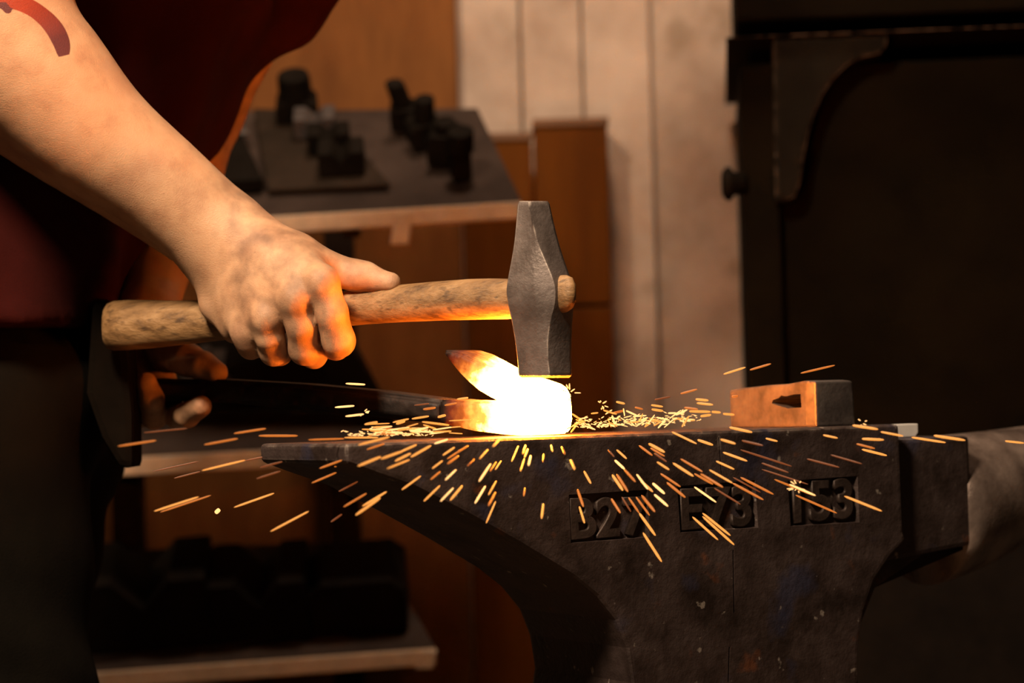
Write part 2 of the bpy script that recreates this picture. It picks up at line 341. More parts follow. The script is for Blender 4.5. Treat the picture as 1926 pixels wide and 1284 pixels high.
# ------------------------------------------------------------------ forge hood on the right
hood = empty('forge_hearth', (at(1700, 900, 2.7).x, 2.75, 0), label='tall black forge hearth with a mantel beam and curved bracket', cat='forge')
DH = 2.62
hx = Vector((1, -.09, 0)).normalized(); hy = Vector((.09, 1, 0)).normalized()
def hp(px, py, d=DH):   # point on the hood front plane
    return hit(px, py, at(1400, 600, d), hy)
def hbox(name, px0, px1, py0, py1, depth, m, proud=0.0, parent=hood, bevel=.004, zfull=None):
    a = hp(px0, py1); b = hp(px1, py0); bm = bmesh.new()
    u0, u1 = (a - hood.location).dot(hx), (b - hood.location).dot(hx); z0, z1 = a.z, b.z
    if zfull: z0, z1 = zfull
    o = at(1400, 600, DH); o0 = hood.location + hx * 0; base = Vector((hood.location.x, hood.location.y, 0)); f = (Vector((o.x, o.y, 0)) - base).dot(hy)
    P = lambda u, z: base + hx * u + hy * (f - proud) + Vector((0, 0, z))
    prism(bm, [P(u0, z0), P(u1, z0), P(u1, z1), P(u0, z1)], hy * (depth + proud)); return build(name, bm, m, parent, bevel=bevel)
hbox('post', 1386, 1456, 0, 1, .5, M['hood'], zfull=(0, 1.26))
hbox('far_post', 2350, 2440, 0, 1, .5, M['hood'], zfull=(0, 1.26))
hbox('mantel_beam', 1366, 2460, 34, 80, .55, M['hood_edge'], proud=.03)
hbox('hood_panel', 1384, 2445, -500, 40, .5, M['hood'])
hbox('back_plate', 1390, 2440, 0, 1, .02, M['hood'], proud=-.45, zfull=(.8, 1.26))
hbox('hearth_bed', 1390, 2440, 0, 1, .5, M['brick'], zfull=(0, .80))
prof = [(1452, 78), (1668, 66), (1666, 92), (1652, 108), (1622, 114), (1596, 126), (1570, 150), (1548, 182), (1532, 218), (1520, 258), (1512, 300), (1506, 345), (1496, 376), (1456, 386)]
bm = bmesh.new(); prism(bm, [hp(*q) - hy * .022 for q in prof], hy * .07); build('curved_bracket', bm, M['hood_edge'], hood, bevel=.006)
bm = bmesh.new(); kc = hp(1386, 345); loft(bm, [ring(kc - hx * t, hy * r, Vector((0, 0, r)), 12) for t, r in ((-.01, .012), (.004, .014), (.006, .019), (.012, .02), (.017, .014), (.018, .006))]); build('knob', bm, M['hood_edge'], hood, smooth=True)
# bricks in the dark back of the hearth
bk = bpy.data.meshes.new('brick'); bm = bmesh.new(); box(bm, (0, 0, 0), hx * .098, hy * .02, (0, 0, .029)); bmesh.ops.bevel(bm, geom=bm.edges[:], offset=.004, segments=1, affect='EDGES'); bm.to_mesh(bk); bm.free(); bk.materials.append(M['brick'])
c0 = hp(1456, 780); 
for r in range(9):
    for q in range(7):
        o = bpy.data.objects.new('brick', bk); C.objects.link(o); o.parent = hood
        p = c0 + hx * (.09 + .205 * q + (.1 if r % 2 else 0)) + hy * (.425 + random.uniform(-.004, .004)); p.z = .835 + .064 * r
        o.location = p - hood.location

# ------------------------------------------------------------------ anvil
ZT = .85; TH = math.radians(32)
ax = Vector((math.cos(TH), math.sin(TH), 0)); ay = Vector((-math.sin(TH), math.cos(TH), 0)); az = Vector((0, 0, 1))
A0 = hit(650, 834, Vector((0, 0, ZT)), az)     # near left top corner
AW = .14
def face(px, py, back=0.0):
    p = hit(px, py, A0 + ay * back, ay) - A0; return p.dot(ax), p.z
def AP(x, z, y=0.0): return A0 + ax * x + ay * y + az * z
STUMP = .55; ZB = STUMP - ZT
anvil = empty('anvil', AP(.25, ZB, AW / 2), label='dark iron anvil with cast numbers on its side, under the hot steel', cat='anvil')
xr = face(1694, 850)[0]
low = [face(652, 871), face(700, 889), face(780, 917), face(880, 968), face(980, 1024), face(1080, 1085), face(1125, 1122), face(1160, 1166), face(1180, 1218), face(1190, 1284)]
rgt = [face(1616, 1284), face(1616, 1220), face(1626, 1150), face(1646, 1090), face(1676, 1046), face(1706, 1014)]
xl, xq = low[-1][0], rgt[0][0]
base = [(xl - .005, ZB + .09), (xl - .05, ZB + .05), (xl - .05, ZB), (xq + .05, ZB), (xq + .05, ZB + .05), (xq + .005, ZB + .09)]
out = [(0, 0)] + low + base + rgt + [(xr + .001, face(1706, 1000)[1]), (xr, 0)]
bm = bmesh.new(); prism(bm, [AP(x, z) for x, z in out], ay * AW)
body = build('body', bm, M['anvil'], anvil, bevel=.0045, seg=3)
cut = []
def cutter(pts, depth, taper=.0):
    bm = bmesh.new(); c = sum((Vector((p[0], 0, p[1])) for p in pts), Vector()) / len(pts)
    f = [AP(x, z, -.004) for x, z in pts]; k = [AP(c.x + (x - c.x) * (1 - taper), c.z + (z - c.z) * (1 - taper), depth) for x, z in pts]
    a = [bm.verts.new(p) for p in f]; b = [bm.verts.new(p) for p in k]; n = len(a); bm.faces.new(a); bm.faces.new(b[::-1])
    for i in range(n): bm.faces.new((a[i], b[i], b[(i + 1) % n], a[(i + 1) % n]))
    cut.append(build('cutter', bm, None))
panels = [[(1066, 928), (1222, 918), (1226, 1012), (1070, 1024)], [(1270, 912), (1424, 900), (1430, 994), (1276, 1004)], [(1478, 902), (1616, 892), (1620, 984), (1484, 992)]]
for p in panels: cutter([face(*q) for q in p], .0035, .09)
def groove(a, b, wd=.0007, dep=.004):
    a, b = face(*a), face(*b); cutter([(a[0] - wd, a[1]), (a[0] + wd, a[1]), (b[0] + wd, b[1]), (b[0] - wd, b[1])], dep)
groove((1379, 1034), (1381, 1152)); groove((1372, 1216), (1370, 1282)); groove((1352, 822), (1357, 890), .0006, .003)
boolean(body, cut)
# raised cast characters, each one a piece
def letters(chars, spots_):
    for ch, (px, py, hgt) in zip(chars, spots_):
        cu = bpy.data.curves.new('t', 'FONT'); cu.body = ch; cu.size = 1; cu.extrude = .05; cu.offset = .018; cu.bevel_depth = .02; cu.bevel_resolution = 1; cu.align_x = 'CENTER'; cu.resolution_u = 6
        t = bpy.data.objects.new('t', cu); C.objects.link(t); bpy.context.view_layer.update()
        me = bpy.data.meshes.new_from_object(t.evaluated_get(bpy.context.evaluated_depsgraph_get())); bpy.data.objects.remove(t)
        x, z = face(px, py); s = hgt / 4280 * 1.78 / .73
        for v in me.vertices: v.co = AP(x + v.co.x * s * 1.08, z + v.co.y * s, .0025 - v.co.z * s * .75) - Vector((0, 0, 0))
        me.flip_normals(); me.materials.clear(); link('raised_character', me, M['letter'], anvil)
letters('B27', [(1097, 1010, 72), (1146, 1007, 70), (1196, 1003, 68)])
letters('E73', [(1302, 992, 74), (1352, 989, 74), (1398, 986, 74)])
letters('153', [(1502, 980, 76), (1546, 976, 76), (1589, 972, 76)])
# lower step and horn
zs = -.012; sx1 = face(1826, 900, .012)[0]; dz = face(1760, 1030, .012)[1]
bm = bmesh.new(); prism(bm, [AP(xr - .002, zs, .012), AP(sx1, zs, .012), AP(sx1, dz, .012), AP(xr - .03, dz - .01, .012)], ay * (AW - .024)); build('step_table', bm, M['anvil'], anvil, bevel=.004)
bm = bmesh.new(); rings = []; L = .30; R0 = (AW - .026) / 2
for i in range(15):
    t = i / 14.0; r = R0 * (1 - t ** 1.5) ** .9 + .006 * (1 - t * .3); cz = zs - .001 - r * (1.02 - .12 * t) + .022 * t * t
    rings.append(ring(AP(sx1 - .004 + L * t, cz, AW / 2), ay * r, az * r * 1.02, 28))
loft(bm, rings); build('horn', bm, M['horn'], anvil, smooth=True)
# underside of the horn root
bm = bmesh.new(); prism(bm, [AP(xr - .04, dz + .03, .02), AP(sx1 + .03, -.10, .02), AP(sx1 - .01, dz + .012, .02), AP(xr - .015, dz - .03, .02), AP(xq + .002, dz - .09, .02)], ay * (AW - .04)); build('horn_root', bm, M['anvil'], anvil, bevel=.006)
# stump
sc = AP((xl + xq) / 2, 0, AW / 2); bm = bmesh.new(); rr = []
for z, k in ((0, 1.05), (.05, 1.0), (.5, .97), (.54, .96), (STUMP, .93)):
    rr.append([Vector((sc.x + math.cos(a) * .27 * k * (1 + .03 * math.sin(3 * a + 1) + .02 * math.sin(7 * a)), sc.y + math.sin(a) * .27 * k * (1 + .03 * math.sin(3 * a + 1) + .02 * math.sin(7 * a)), z)) for a in [2 * math.pi * i / 40 for i in range(40)]])
loft(bm, rr); build('stump', bm, M['stump'], label='thick wooden stump carrying the anvil', cat='stump')

# white soapstone stub on the step
c = face(1717, 812, .03); bm = bmesh.new(); X, Y = ax * .0155, ay * .006
o = AP(xr + .0225, zs, .02)
prism(bm, [o - X + az * .0005, o + X * .8 + az * .0005, o + X + az * .004, o + X + az * .0115, o - X + az * .0115], Y * 2)
build('soapstone_stub', bm, M['chalk'], bevel=.0008, label='small white soapstone stub on the step of the anvil', cat='chalk')

# second hammer head lying across the anvil
fx = AP(face(1536, 800, .012)[0], 0, .012)
hh = empty('hammer_head', fx + ay * .06 + ax * .02, label='loose steel hammer head without handle lying on the anvil top', cat='hammer')
bm = bmesh.new(); Hh = .0365; Wd = .041; Ln = .118
secs = [(0, .0, .0), (.012, .001, .0012), (.035, .0005, -.001), (.06, .001, -.0015), (.09, .0, -.003), (.110, -.001, -.004), (Ln, -.003, -.0055)]
loft(bm, [[fx + ay * t + ax * (-s) + az * .0001, fx + ay * t + ax * (Wd + s) + az * .0001, fx + ay * t + ax * (Wd + s - .002) + az * (Hh + tp), fx + ay * t + ax * (-s) + az * (Hh + tp)] for t, s, tp in secs])
hb = build('head', bm, M['hammer_b'], hh, bevel=.0016)
nf = -ax
def hf(px, py):
    return hit(px, py, fx, ax)
hole = [(1507, 741), (1509, 766), (1482, 768), (1470, 764), (1453, 758), (1455, 752), (1466, 748), (1470, 743), (1480, 745), (1494, 741)]
bm = bmesh.new(); prism(bm, [hf(*q) - ax * .01 for q in hole], ax * (Wd + .03)); boolean(hb, [build('cutter', bm, None)])

# ------------------------------------------------------------------ forging hammer
def dh(px): return 1.88 - (px - 200) / 815.0 * .166
D0 = dh(1015)
fh = empty('forging_hammer', at(1020, 708, D0), label='steel cross-peen hammer with wooden handle in the raised right hand', cat='hammer')
key = np.array([(378, 977, 1030, 992, .42), (383, 974, 1034, 992, .5), (420, 971, 1042, 1001, .62), (460, 967, 1052, 1013, .78), (500, 960, 1065, 1030, .92), (525, 955, 1074, 1041, 1.0), (548, 952, 1079, 1046, 1.04), (575, 956, 1079, 1043, 1.02), (600, 962, 1077, 1036, .97), (640, 969, 1075, 1030, .9), (680, 974, 1075, 1031, .88), (702, 975, 1076, 1034, .88), (706, 976, 1075, 1034, .87), (710, 980, 1071, 1034, .80)], float)
ys = np.concatenate([[378, 380, 383], np.arange(388, 702, 4), [702, 706, 708, 710]]); bm = bmesh.new(); rings = []
kern = np.array([1, 2, 3, 2, 1]) / 9.0
cols = []
for c_ in range(1, 5):
    v = np.interp(ys, key[:, 0], key[:, c_])
    for _ in range(3): v[5:-5] = np.convolve(v, kern, 'same')[5:-5]
    cols.append(v)
for y, l, r, rg, kd in zip(ys, *cols):
    W_ = r - l; m1 = l + .42 * W_; q = [(l, -.009), (m1, -.0215), (rg, -.025), (r - 2, -.008), (r, .009), (rg, .023), (m1, .022), (l, .010)]
    P_ = [at(x, y, D0 + dd * kd) for x, dd in q]; rg_ = []
    for a_, b_, c_ in zip(P_[-1:] + P_[:-1], P_, P_[1:] + P_[:1]):
        rg_ += [b_ + (a_ - b_).normalized() * .0013, b_ + ((a_ - b_).normalized() + (c_ - b_).normalized()) * .0003, b_ + (c_ - b_).normalized() * .0013]
    rings.append(rg_)
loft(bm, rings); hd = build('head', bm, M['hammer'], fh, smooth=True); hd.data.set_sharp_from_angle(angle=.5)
bm = bmesh.new(); rings = []
for x, yc, rv in [(194, 613, 20), (196, 613, 34), (202, 613, 43), (214, 612, 47), (240, 611, 47.5), (290, 609, 45), (340, 607, 42), (400, 603, 39), (470, 597, 37), (540, 591, 35), (600, 585, 34), (650, 580, 33.5), (700, 575, 34), (760, 570, 35.5), (820, 566, 37), (880, 563, 38.5), (920, 562, 38.5), (955, 562, 38), (1000, 558, 37), (1046, 554, 37), (1066, 552, 35), (1077, 551, 29), (1083, 551, 16)]:
    d = dh(x) - (.007 * max(0, (x - 980) / 100.0)); rr_ = rv / FPX * d
    rings.append(ring(at(x, yc, d), FW * rr_ * .82, UP * rr_, 24))
loft(bm, rings); build('handle', bm, M['handle'], fh, smooth=True)

# ------------------------------------------------------------------ glowing folded bar
def db(px): return 1.692 + (1030 - px) * .00034
bt = at(900, 770, db(900)) ; bdir = (at(300, 735, db(300)) - at(1060, 735, db(1060))); bdir.z = 0; bdir.normalize(); bn = Vector((-bdir.y, bdir.x, 0))
if bn.y < 0: bn = -bn
bar = empty('hot_steel_bar', at(1000, 818, db(1000)), label='folded white-hot steel bar on the anvil under the hammer', cat='steel bar')
def heat_mesh(name, outline, width, fn, parent, sub=3):
    bm = bmesh.new(); prism(bm, [at(x, y, db(x)) for x, y in outline], bn * width)
    bmesh.ops.recalc_face_normals(bm, faces=bm.faces)
    es = [e for e in bm.edges if e.calc_face_angle(0) > .6]; bmesh.ops.bevel(bm, geom=es, offset=.0035, segments=3, affect='EDGES', clamp_overlap=True)
    bmesh.ops.triangulate(bm, faces=bm.faces)
    for _ in range(sub): 
        bmesh.ops.subdivide_edges(bm, edges=[e for e in bm.edges if e.calc_length() > .005], cuts=1)
        bmesh.ops.triangulate(bm, faces=[f for f in bm.faces if len(f.verts) > 3])
    me = bpy.data.meshes.new(name); bm.to_mesh(me); bm.free()
    a = me.attributes.new('glow_level', 'FLOAT', 'POINT')
    for i, v in enumerate(me.vertices):
        q = v.co - CAM; z = q.dot(FW); a.data[i].value = fn(963 + q.dot(RT) / z * FPX, 642 - q.dot(UP) / z * FPX)
    return link(name, me, M['hot'], parent, smooth=True)
def sm(a, b, x): t = min(1, max(0, (x - a) / (b - a))); return t * t * (3 - 2 * t)
hot = [(826, 751), (850, 753), (900, 755), (936, 754), (920, 746), (898, 733), (878, 716), (862, 700), (848, 683), (838, 670), (832, 661), (838, 658), (850, 659), (872, 666), (898, 680), (925, 695), (950, 706), (976, 714), (988, 718), (1002, 723), (1012, 730), (1018, 742), (1021, 765), (1022, 790), (1019, 808), (1012, 817), (980, 819), (940, 816), (890, 810), (850, 801), (826, 796)]
def heat(px, py):
    if py < 752 - max(0, (936 - px)) * .02 and px < 940 and py < 750:      # upturned flap: cools towards its tip
        t = (px - 832) + (py - 660) * .9
        return min(1, .08 + .20 * sm(0, 45, t) + .18 * sm(25, 80, t) + .16 * sm(60, 110, t) + .38 * sm(90, 190, t))
    return min(1, .02 + .26 * sm(824, 850, px) + .16 * sm(840, 875, px) + .14 * sm(860, 905, px) + .42 * sm(885, 985, px))
heat_mesh('folded_end', hot, .038, heat, bar)
sh = [(222, 712), (400, 713), (560, 722), (700, 735), (832, 752), (832, 796), (770, 792), (700, 784), (560, 770), (420, 757), (222, 752)]
heat_mesh('shank', sh, .03, lambda x, y: .02 + .10 * sm(790, 832, x), bar, 2)

# ------------------------------------------------------------------ signed-distance modelling (body and clothing)
class Prim:
    def __init__(s, a, b, ra, rb): s.a, s.b, s.ra, s.rb = np.array(a, np.float32), np.array(b, np.float32), ra, rb
    def bound(s): return np.minimum(s.a - s.ra, s.b - s.rb), np.maximum(s.a + s.ra, s.b + s.rb)
    def ev(s, p):
        ba = s.b - s.a; pa = p - s.a; t = np.clip(pa @ ba / max(1e-9, float(ba @ ba)), 0, 1)
        d = pa - t[..., None] * ba; return np.sqrt((d * d).sum(-1)) - (s.ra + (s.rb - s.ra) * t)
class U:
    def __init__(s, k, *kids): s.k, s.kids = k, kids
    def bound(s):
        b = [c.bound() for c in s.kids]; return np.min([x[0] for x in b], 0), np.max([x[1] for x in b], 0)
    def ev(s, p):
        out = None
        for c in s.kids:
            lo, hi = c.bound(); m = .065
            sel = ((p.max((1)) > lo - m) & (p.min((1)) < hi + m)).all(-1)
            if not sel.any(): continue
            d = np.full(p.shape[:2], .5, np.float32); d[sel] = c.ev(p[sel])
            if out is None: out = d
            else:
                h = np.maximum(s.k - np.abs(out - d), 0) / s.k; out = np.minimum(out, d) - h * h * s.k * .25
        return np.full(p.shape[:2], .5, np.float32) if out is None else out
def surface(f, h, disp=None, zclip=None):
    lo, hi = f.bound(); lo = lo - 3 * h - .01; hi = hi + 3 * h + .01; B = 8; H = B * h
    n = np.ceil((hi - lo) / H).astype(int)
    g = np.stack(np.meshgrid(*[np.arange(k) for k in n], indexing='ij'), -1).reshape(-1, 3)
    cc = (lo + (g + .5) * H).astype(np.float32); d = np.concatenate([f.ev(cc[i:i + 4000, None]) [:, 0] for i in range(0, len(cc), 4000)])
    g = g[np.abs(d) < H * 1.3 + (.02 if disp else 0)]
    gi = np.stack(np.meshgrid(*[np.arange(B + 1)] * 3, indexing='ij'), -1).reshape(-1, 3)
    V = []
    for i in range(0, len(g), 400):
        P = (lo + (g[i:i + 400, None] * B + gi[None]) * h).astype(np.float32); v = f.ev(P)
        if disp is not None: v = v + disp(P)
        if zclip is not None: v = np.maximum(v, zclip - P[..., 2])
        V.append(v)
    V = np.concatenate(V).reshape(-1, 9, 9, 9); ins = V < 0
    cnt = sum(ins[:, a:a + 8, b:b + 8, c:c + 8].astype(np.int8) for a in (0, 1) for b in (0, 1) for c in (0, 1))
    bi, ci, cj, ck = np.nonzero((cnt > 0) & (cnt < 8))
    S = np.zeros((len(bi), 3)); N = np.zeros(len(bi)); cs = [(a, b, c) for a in (0, 1) for b in (0, 1) for c in (0, 1)]
    for a in cs:
        for ax_ in range(3):
            if a[ax_]: continue
            b = list(a); b[ax_] = 1; va = V[bi, ci + a[0], cj + a[1], ck + a[2]]; vb = V[bi, ci + b[0], cj + b[1], ck + b[2]]
            x = (va < 0) != (vb < 0); t = np.where(x, va / np.where(x, va - vb, 1), 0)
            q = np.tile(np.array(a, float), (len(bi), 1)); q[:, ax_] += t; S += q * x[:, None]; N += x
    cell = g[bi] * B + np.stack([ci, cj, ck], -1); verts = lo + (cell + S / N[:, None]) * h
    dims = n * B; key = lambda c: (c[..., 0] * dims[1] + c[..., 1]) * dims[2] + c[..., 2]
    kk = key(cell); order = np.argsort(kk); ks = kk[order]; faces = []
    for ax_ in range(3):
        e = [0, 0, 0]; e[ax_] = 1; va = ins[:, :8, :8, :8]; vb = ins[:, e[0]:8 + e[0], e[1]:8 + e[1], e[2]:8 + e[2]]
        b2, i2, j2, k2 = np.nonzero(va != vb); fl = va[b2, i2, j2, k2]; c = g[b2] * B + np.stack([i2, j2, k2], -1)
        u, v = (ax_ + 1) % 3, (ax_ + 2) % 3; ids = []; ok = np.ones(len(c), bool)
        for du, dv in ((-1, -1), (0, -1), (0, 0), (-1, 0)):
            q = c.copy(); q[:, u] += du; q[:, v] += dv; kq = key(q); p = np.clip(np.searchsorted(ks, kq), 0, len(ks) - 1); ok &= ks[p] == kq; ids.append(order[p])
        F = np.stack(ids, -1); F[~fl] = F[~fl][:, ::-1]; faces.append(F[ok])
    F = np.concatenate(faces); me = bpy.data.meshes.new('surface')
    me.vertices.add(len(verts)); me.vertices.foreach_set('co', verts.astype(np.float32).ravel())
    me.loops.add(F.size); me.loops.foreach_set('vertex_index', F.ravel().astype(np.int32)); me.polygons.add(len(F))
    me.polygons.foreach_set('loop_start', np.arange(0, F.size, 4, dtype=np.int32)); me.polygons.foreach_set('loop_total', np.full(len(F), 4, np.int32))
    me.update(calc_edges=True); me.validate()
    bm = bmesh.new(); bm.from_mesh(me); op = [e for e in bm.edges if len(e.link_faces) == 1]
    if op: bmesh.ops.holes_fill(bm, edges=op, sides=12); bm.to_mesh(me)
    bm.free(); return me, verts
def path(pts, k, conv, smooth=0):
    """chain of tapered capsules through (px, py, rel, radius) points"""
    if smooth:
        A = np.array(pts, float); n_ = len(A); t = np.linspace(0, n_ - 1, smooth); P = np.vstack([2 * A[0] - A[1], A, 2 * A[-1] - A[-2]]); pts = []
        for x in t:
            i = min(int(x), n_ - 2); f = x - i; p0, p1, p2, p3 = P[i:i + 4]
            pts.append(tuple(.5 * (2 * p1 + (p2 - p0) * f + (2 * p0 - 5 * p1 + 4 * p2 - p3) * f * f + (3 * p1 - p0 - 3 * p2 + p3) * f ** 3)))
    q = [(conv(*p[:3]), p[3]) for p in pts]; return U(k, *[Prim(a[0], b[0], a[1], b[1]) for a, b in zip(q, q[1:])])
Rh = lambda x, y, r: tuple(at(x, y, dh(x) + r))
Lh = lambda x, y, r: tuple(at(x, y, db(x) + .006 + r))
Ab = lambda x, y, d: tuple(at(x, y, d))
W3 = lambda x, y, z: (x, y, z)

# right arm and hammer hand
r_shoulder = (-.25, 1.79, 1.40)
r_elbow = at(-58, 5, 1.76)
arm_r = U(.03, Prim(r_shoulder, tuple(r_elbow), .056, .046), U(.007,
          path([(-58, 5, 1.760, .046), (55, 122, 1.778, .0485), (168, 246, 1.794, .0405), (299, 345, 1.808, .0325), (390, 424, 1.816, .0285), (432, 460, 1.820, .026)], .02, Ab, 18),
          path([(-30, 176, 1.815, .031), (100, 270, 1.834, .0275), (230, 362, 1.842, .0220), (340, 443, 1.842, .0175), (395, 484, 1.836, .014)], .01, Ab, 14)))
MC = {'i': ((455, 432, -.022, .0165), (606, 530, -.0530, .0126)), 'm': ((440, 447, -.025, .0165), (555, 562, -.0600, .0128)),
      'r': ((420, 468, -.024, .016), (502, 600, -.0580, .0120)), 'p': ((404, 492, -.020, .0145), (462, 626, -.0490, .0106))}
mixp = lambda a, b, t, r=None, dz=0.0: tuple(a[q] + (b[q] - a[q]) * t + (dz if q == 2 else 0) for q in range(3)) + (a[3] + (b[3] - a[3]) * t if r is None else r,)
web = []
for a, b in (('i', 'm'), ('m', 'r'), ('r', 'p')):
    w0 = mixp(MC[a][0], MC[b][0], .5, .0155); w1 = mixp(MC[a][1], MC[b][1], .5, .0105, .004); web.append(path([w0, mixp(w0, w1, .88)], .01, Rh))
palm_r = U(.014, *[path(list(MC[q]), .01, Rh) for q in 'imrp'], *web,
    path([(402, 520, -.018, .0130), (410, 570, -.022, .0130), (442, 618, -.030, .0118)], .01, Rh), path([(450, 500, -.020, .018), (545, 560, -.032, .016)], .01, Rh),
    path([(495, 450, -.022, .0168), (560, 484, -.024, .0170), (606, 503, -.016, .0138)], .01, Rh), path([(470, 470, -.022, .016), (575, 520, -.036, .0165)], .01, Rh))
thumb_r = path([(602, 502, -.014, .0140), (638, 511, -.008, .0122), (668, 518, -.004, .0122), (688, 521, -.003, .0116), (706, 527, -.002, .0094), (735, 531, -.002, .0080)], .004, Rh)
fing_r = U(.0016,
    path([MC['i'][1], (624, 588, -.0460, .0122), (637, 641, -.0330, .0125), (632, 652, -.004, .0100), (622, 618, .020, .0088)], .004, Rh),
    path([MC['m'][1], (567, 612, -.0520, .0117), (573, 656, -.0370, .0122), (590, 668, -.014, .0100), (596, 640, .014, .0088)], .004, Rh),
    path([MC['r'][1], (508, 634, -.0520, .0110), (515, 660, -.0390, .0112), (526, 664, -.012, .0094), (536, 636, .016, .0082)], .004, Rh),
    path([MC['p'][1], (467, 642, -.0460, .0098), (472, 651, -.0390, .0098), (482, 652, -.008, .0082), (492, 628, .016, .0074)], .004, Rh))
knob_r = U(.002, *[path([mixp(*MC[q], .97, MC[q][1][3] - .002, -.0035), mixp(*MC[q], 1.0, MC[q][1][3] - .002, -.0035)], .002, Rh) for q in 'imrp'])
tl = []
for q, t0, t1 in (('i', .25, .93), ('m', .2, .93), ('r', .2, .93), ('p', .35, .9)):
    a, b = MC[q]; tl.append(path([mixp(a, b, t, .0022, -(a[3] + (b[3] - a[3]) * t) + (.0006 if abs(t - .6) > .2 else -.0006)) for t in (t0, (t0 + t1) / 2, t1)], .002, Rh))
tl.append(path([(462, 478, -.0440, .0014), (490, 515, -.0580, .0015), (512, 560, -.0660, .0013)], .002, Rh))
tend = U(.002, *tl)
hand_r = U(.005, U(.007, U(.020, arm_r, palm_r), U(.006, thumb_r)), fing_r, U(.004, knob_r), tend)

# left arm and hand on the bar
l_shoulder = at(590, -240, 2.12); l_elbow = at(372, 205, 2.20); l_wrist = at(276, 585, 2.01)
arm_l = U(.02, Prim(tuple(l_shoulder), tuple(l_elbow), .052, .041), Prim(tuple(l_elbow), tuple(at(322, 400, 2.12)), .041, .038), Prim(tuple(at(322, 400, 2.12)), tuple(l_wrist), .036, .026))
hand_l = U(.006, U(.012, arm_l, path([(278, 590, .05, .026), (268, 640, .045, .024), (262, 690, .042, .022)], .01, Lh), path([(290, 610, .04, .022), (320, 662, .03, .018)], .01, Lh),
                  path([(245, 640, .05, .018), (228, 700, .046, .014)], .01, Lh)),
           U(.002, path([(310, 660, .024, .0165), (352, 676, .012, .0140), (382, 688, .008, .0120), (408, 700, .006, .0095)], .004, Lh),
             path([(300, 690, .05, .013), (318, 760, .045, .0115), (336, 782, .02, .0112), (352, 780, -.005, .0105), (378, 764, -.016, .0092)], .004, Lh),
             path([(276, 695, .05, .013), (282, 765, .04, .0115), (290, 782, .008, .0112), (286, 750, -.016, .0100), (276, 720, -.018, .009)], .004, Lh),
             path([(250, 695, .05, .0125), (254, 765, .04, .011), (260, 780, .008, .0108), (256, 748, -.016, .0098), (248, 716, -.018, .0088)], .004, Lh),
             path([(226, 695, .05, .0115), (230, 755, .04, .010), (234, 770, .008, .0098), (232, 744, -.014, .0090), (226, 716, -.016, .008)], .004, Lh)))
# trunk, neck and head (inside the shirt or above the picture)
hw = Vector((-.08, .02, .0))
def bar_y(x, y, z, half, r, sk=.03): return Prim((x - sk, y - half, z), (x + sk, y + half, z), r, r)
trunk = U(.06, bar_y(-.48, 2.03, .95, .05, .075, 0), bar_y(-.44, 2.02, 1.08, .06, .09, .0), bar_y(-.355, 2.02, 1.23, .07, .09, .0), bar_y(-.245, 1.955, 1.37, .12, .072, .03),
          Prim((-.215, 1.955, 1.42), (-.135, 1.955, 1.53), .058, .052), Prim((-.12, 1.955, 1.585), (-.085, 1.955, 1.645), .078, .085), Prim((-.06, 1.955, 1.53), (-.085, 1.955, 1.60), .045, .06))
body_f = U(.02, hand_r, hand_l, trunk, Prim((-.012, 1.955, 1.60), (.008, 1.955, 1.575), .010, .013), Prim((-.10, 1.868, 1.60), (-.10, 1.868, 1.57), .014, .011), Prim((-.10, 2.042, 1.60), (-.10, 2.042, 1.57), .014, .011))
me, vv = surface(body_f, .0021)
person = link('person', me, M['skin'], smooth=True, label='person in dark red shirt bending forward, striking with a hammer', cat='person')
# tattoo ink as a signed distance on the upper forearm, grime on the hands
q = vv - np.array(CAM); zd = q @ np.array(FW); X2 = 963 + q @ np.array(RT) / zd * FPX; Y2 = 642 - q @ np.array(UP) / zd * FPX
def band(pts):
    A = np.array(pts, float); u = np.linspace(0, len(A) - 1, 60); sm_ = lambda c: np.convolve(np.pad(np.interp(u, np.arange(len(A)), c), 4, 'edge'), np.ones(9) / 9, 'valid')
    pts = list(zip(sm_(A[:, 0]), sm_(A[:, 1]), sm_(A[:, 2])))
    best = np.full(len(vv), -9.0); al = np.zeros(len(vv)); tot = len(pts) - 1
    for i, ((x0, y0, w0), (x1, y1, w1)) in enumerate(zip(pts, pts[1:])):
        dx, dy = x1 - x0, y1 - y0; t = np.clip(((X2 - x0) * dx + (Y2 - y0) * dy) / (dx * dx + dy * dy), 0, 1)
        sd = (w0 + (w1 - w0) * t) - np.hypot(X2 - x0 - t * dx, Y2 - y0 - t * dy); up = sd > best; best[up] = sd[up]; al[up] = ((i + t) / tot)[up]
    return best / 2450.0, al
t1, al = band([(-70, -34, 16), (-20, -10, 16), (20, 0, 15), (52, 10, 15), (78, 27, 15), (100, 49, 17), (113, 72, 17), (118, 88, 15), (119, 99, 12)])
cutln = (108 - Y2 - (X2 - 108) * .25) / 2450.0; t1 = np.minimum(t1, cutln)
t2, _ = band([(2, 4, 11), (10, 10, 10), (15, 18, 8)])
near = (zd < 1.80) & (X2 < 260) & (Y2 < 200)
ta = np.where(near, np.maximum(t1, t2), -.02); al = np.where(t2 > t1, 1.0, al)
for nm, val in (('tattoo', ta), ('tattoo_along', al), ('grime', np.clip((X2 - 330) / 120, 0, 1) * (X2 > 330) + np.where((zd > 1.82) & (Y2 > 600), .9, 0))):
    a = me.attributes.new(nm, 'FLOAT', 'POINT'); a.data.foreach_set('value', val.astype(np.float32))
def kid(name, f, h, m, disp=None, zclip=None, **k):
    me, _ = surface(f, h, disp, zclip); return link(name, me, m, person, smooth=True, **k)
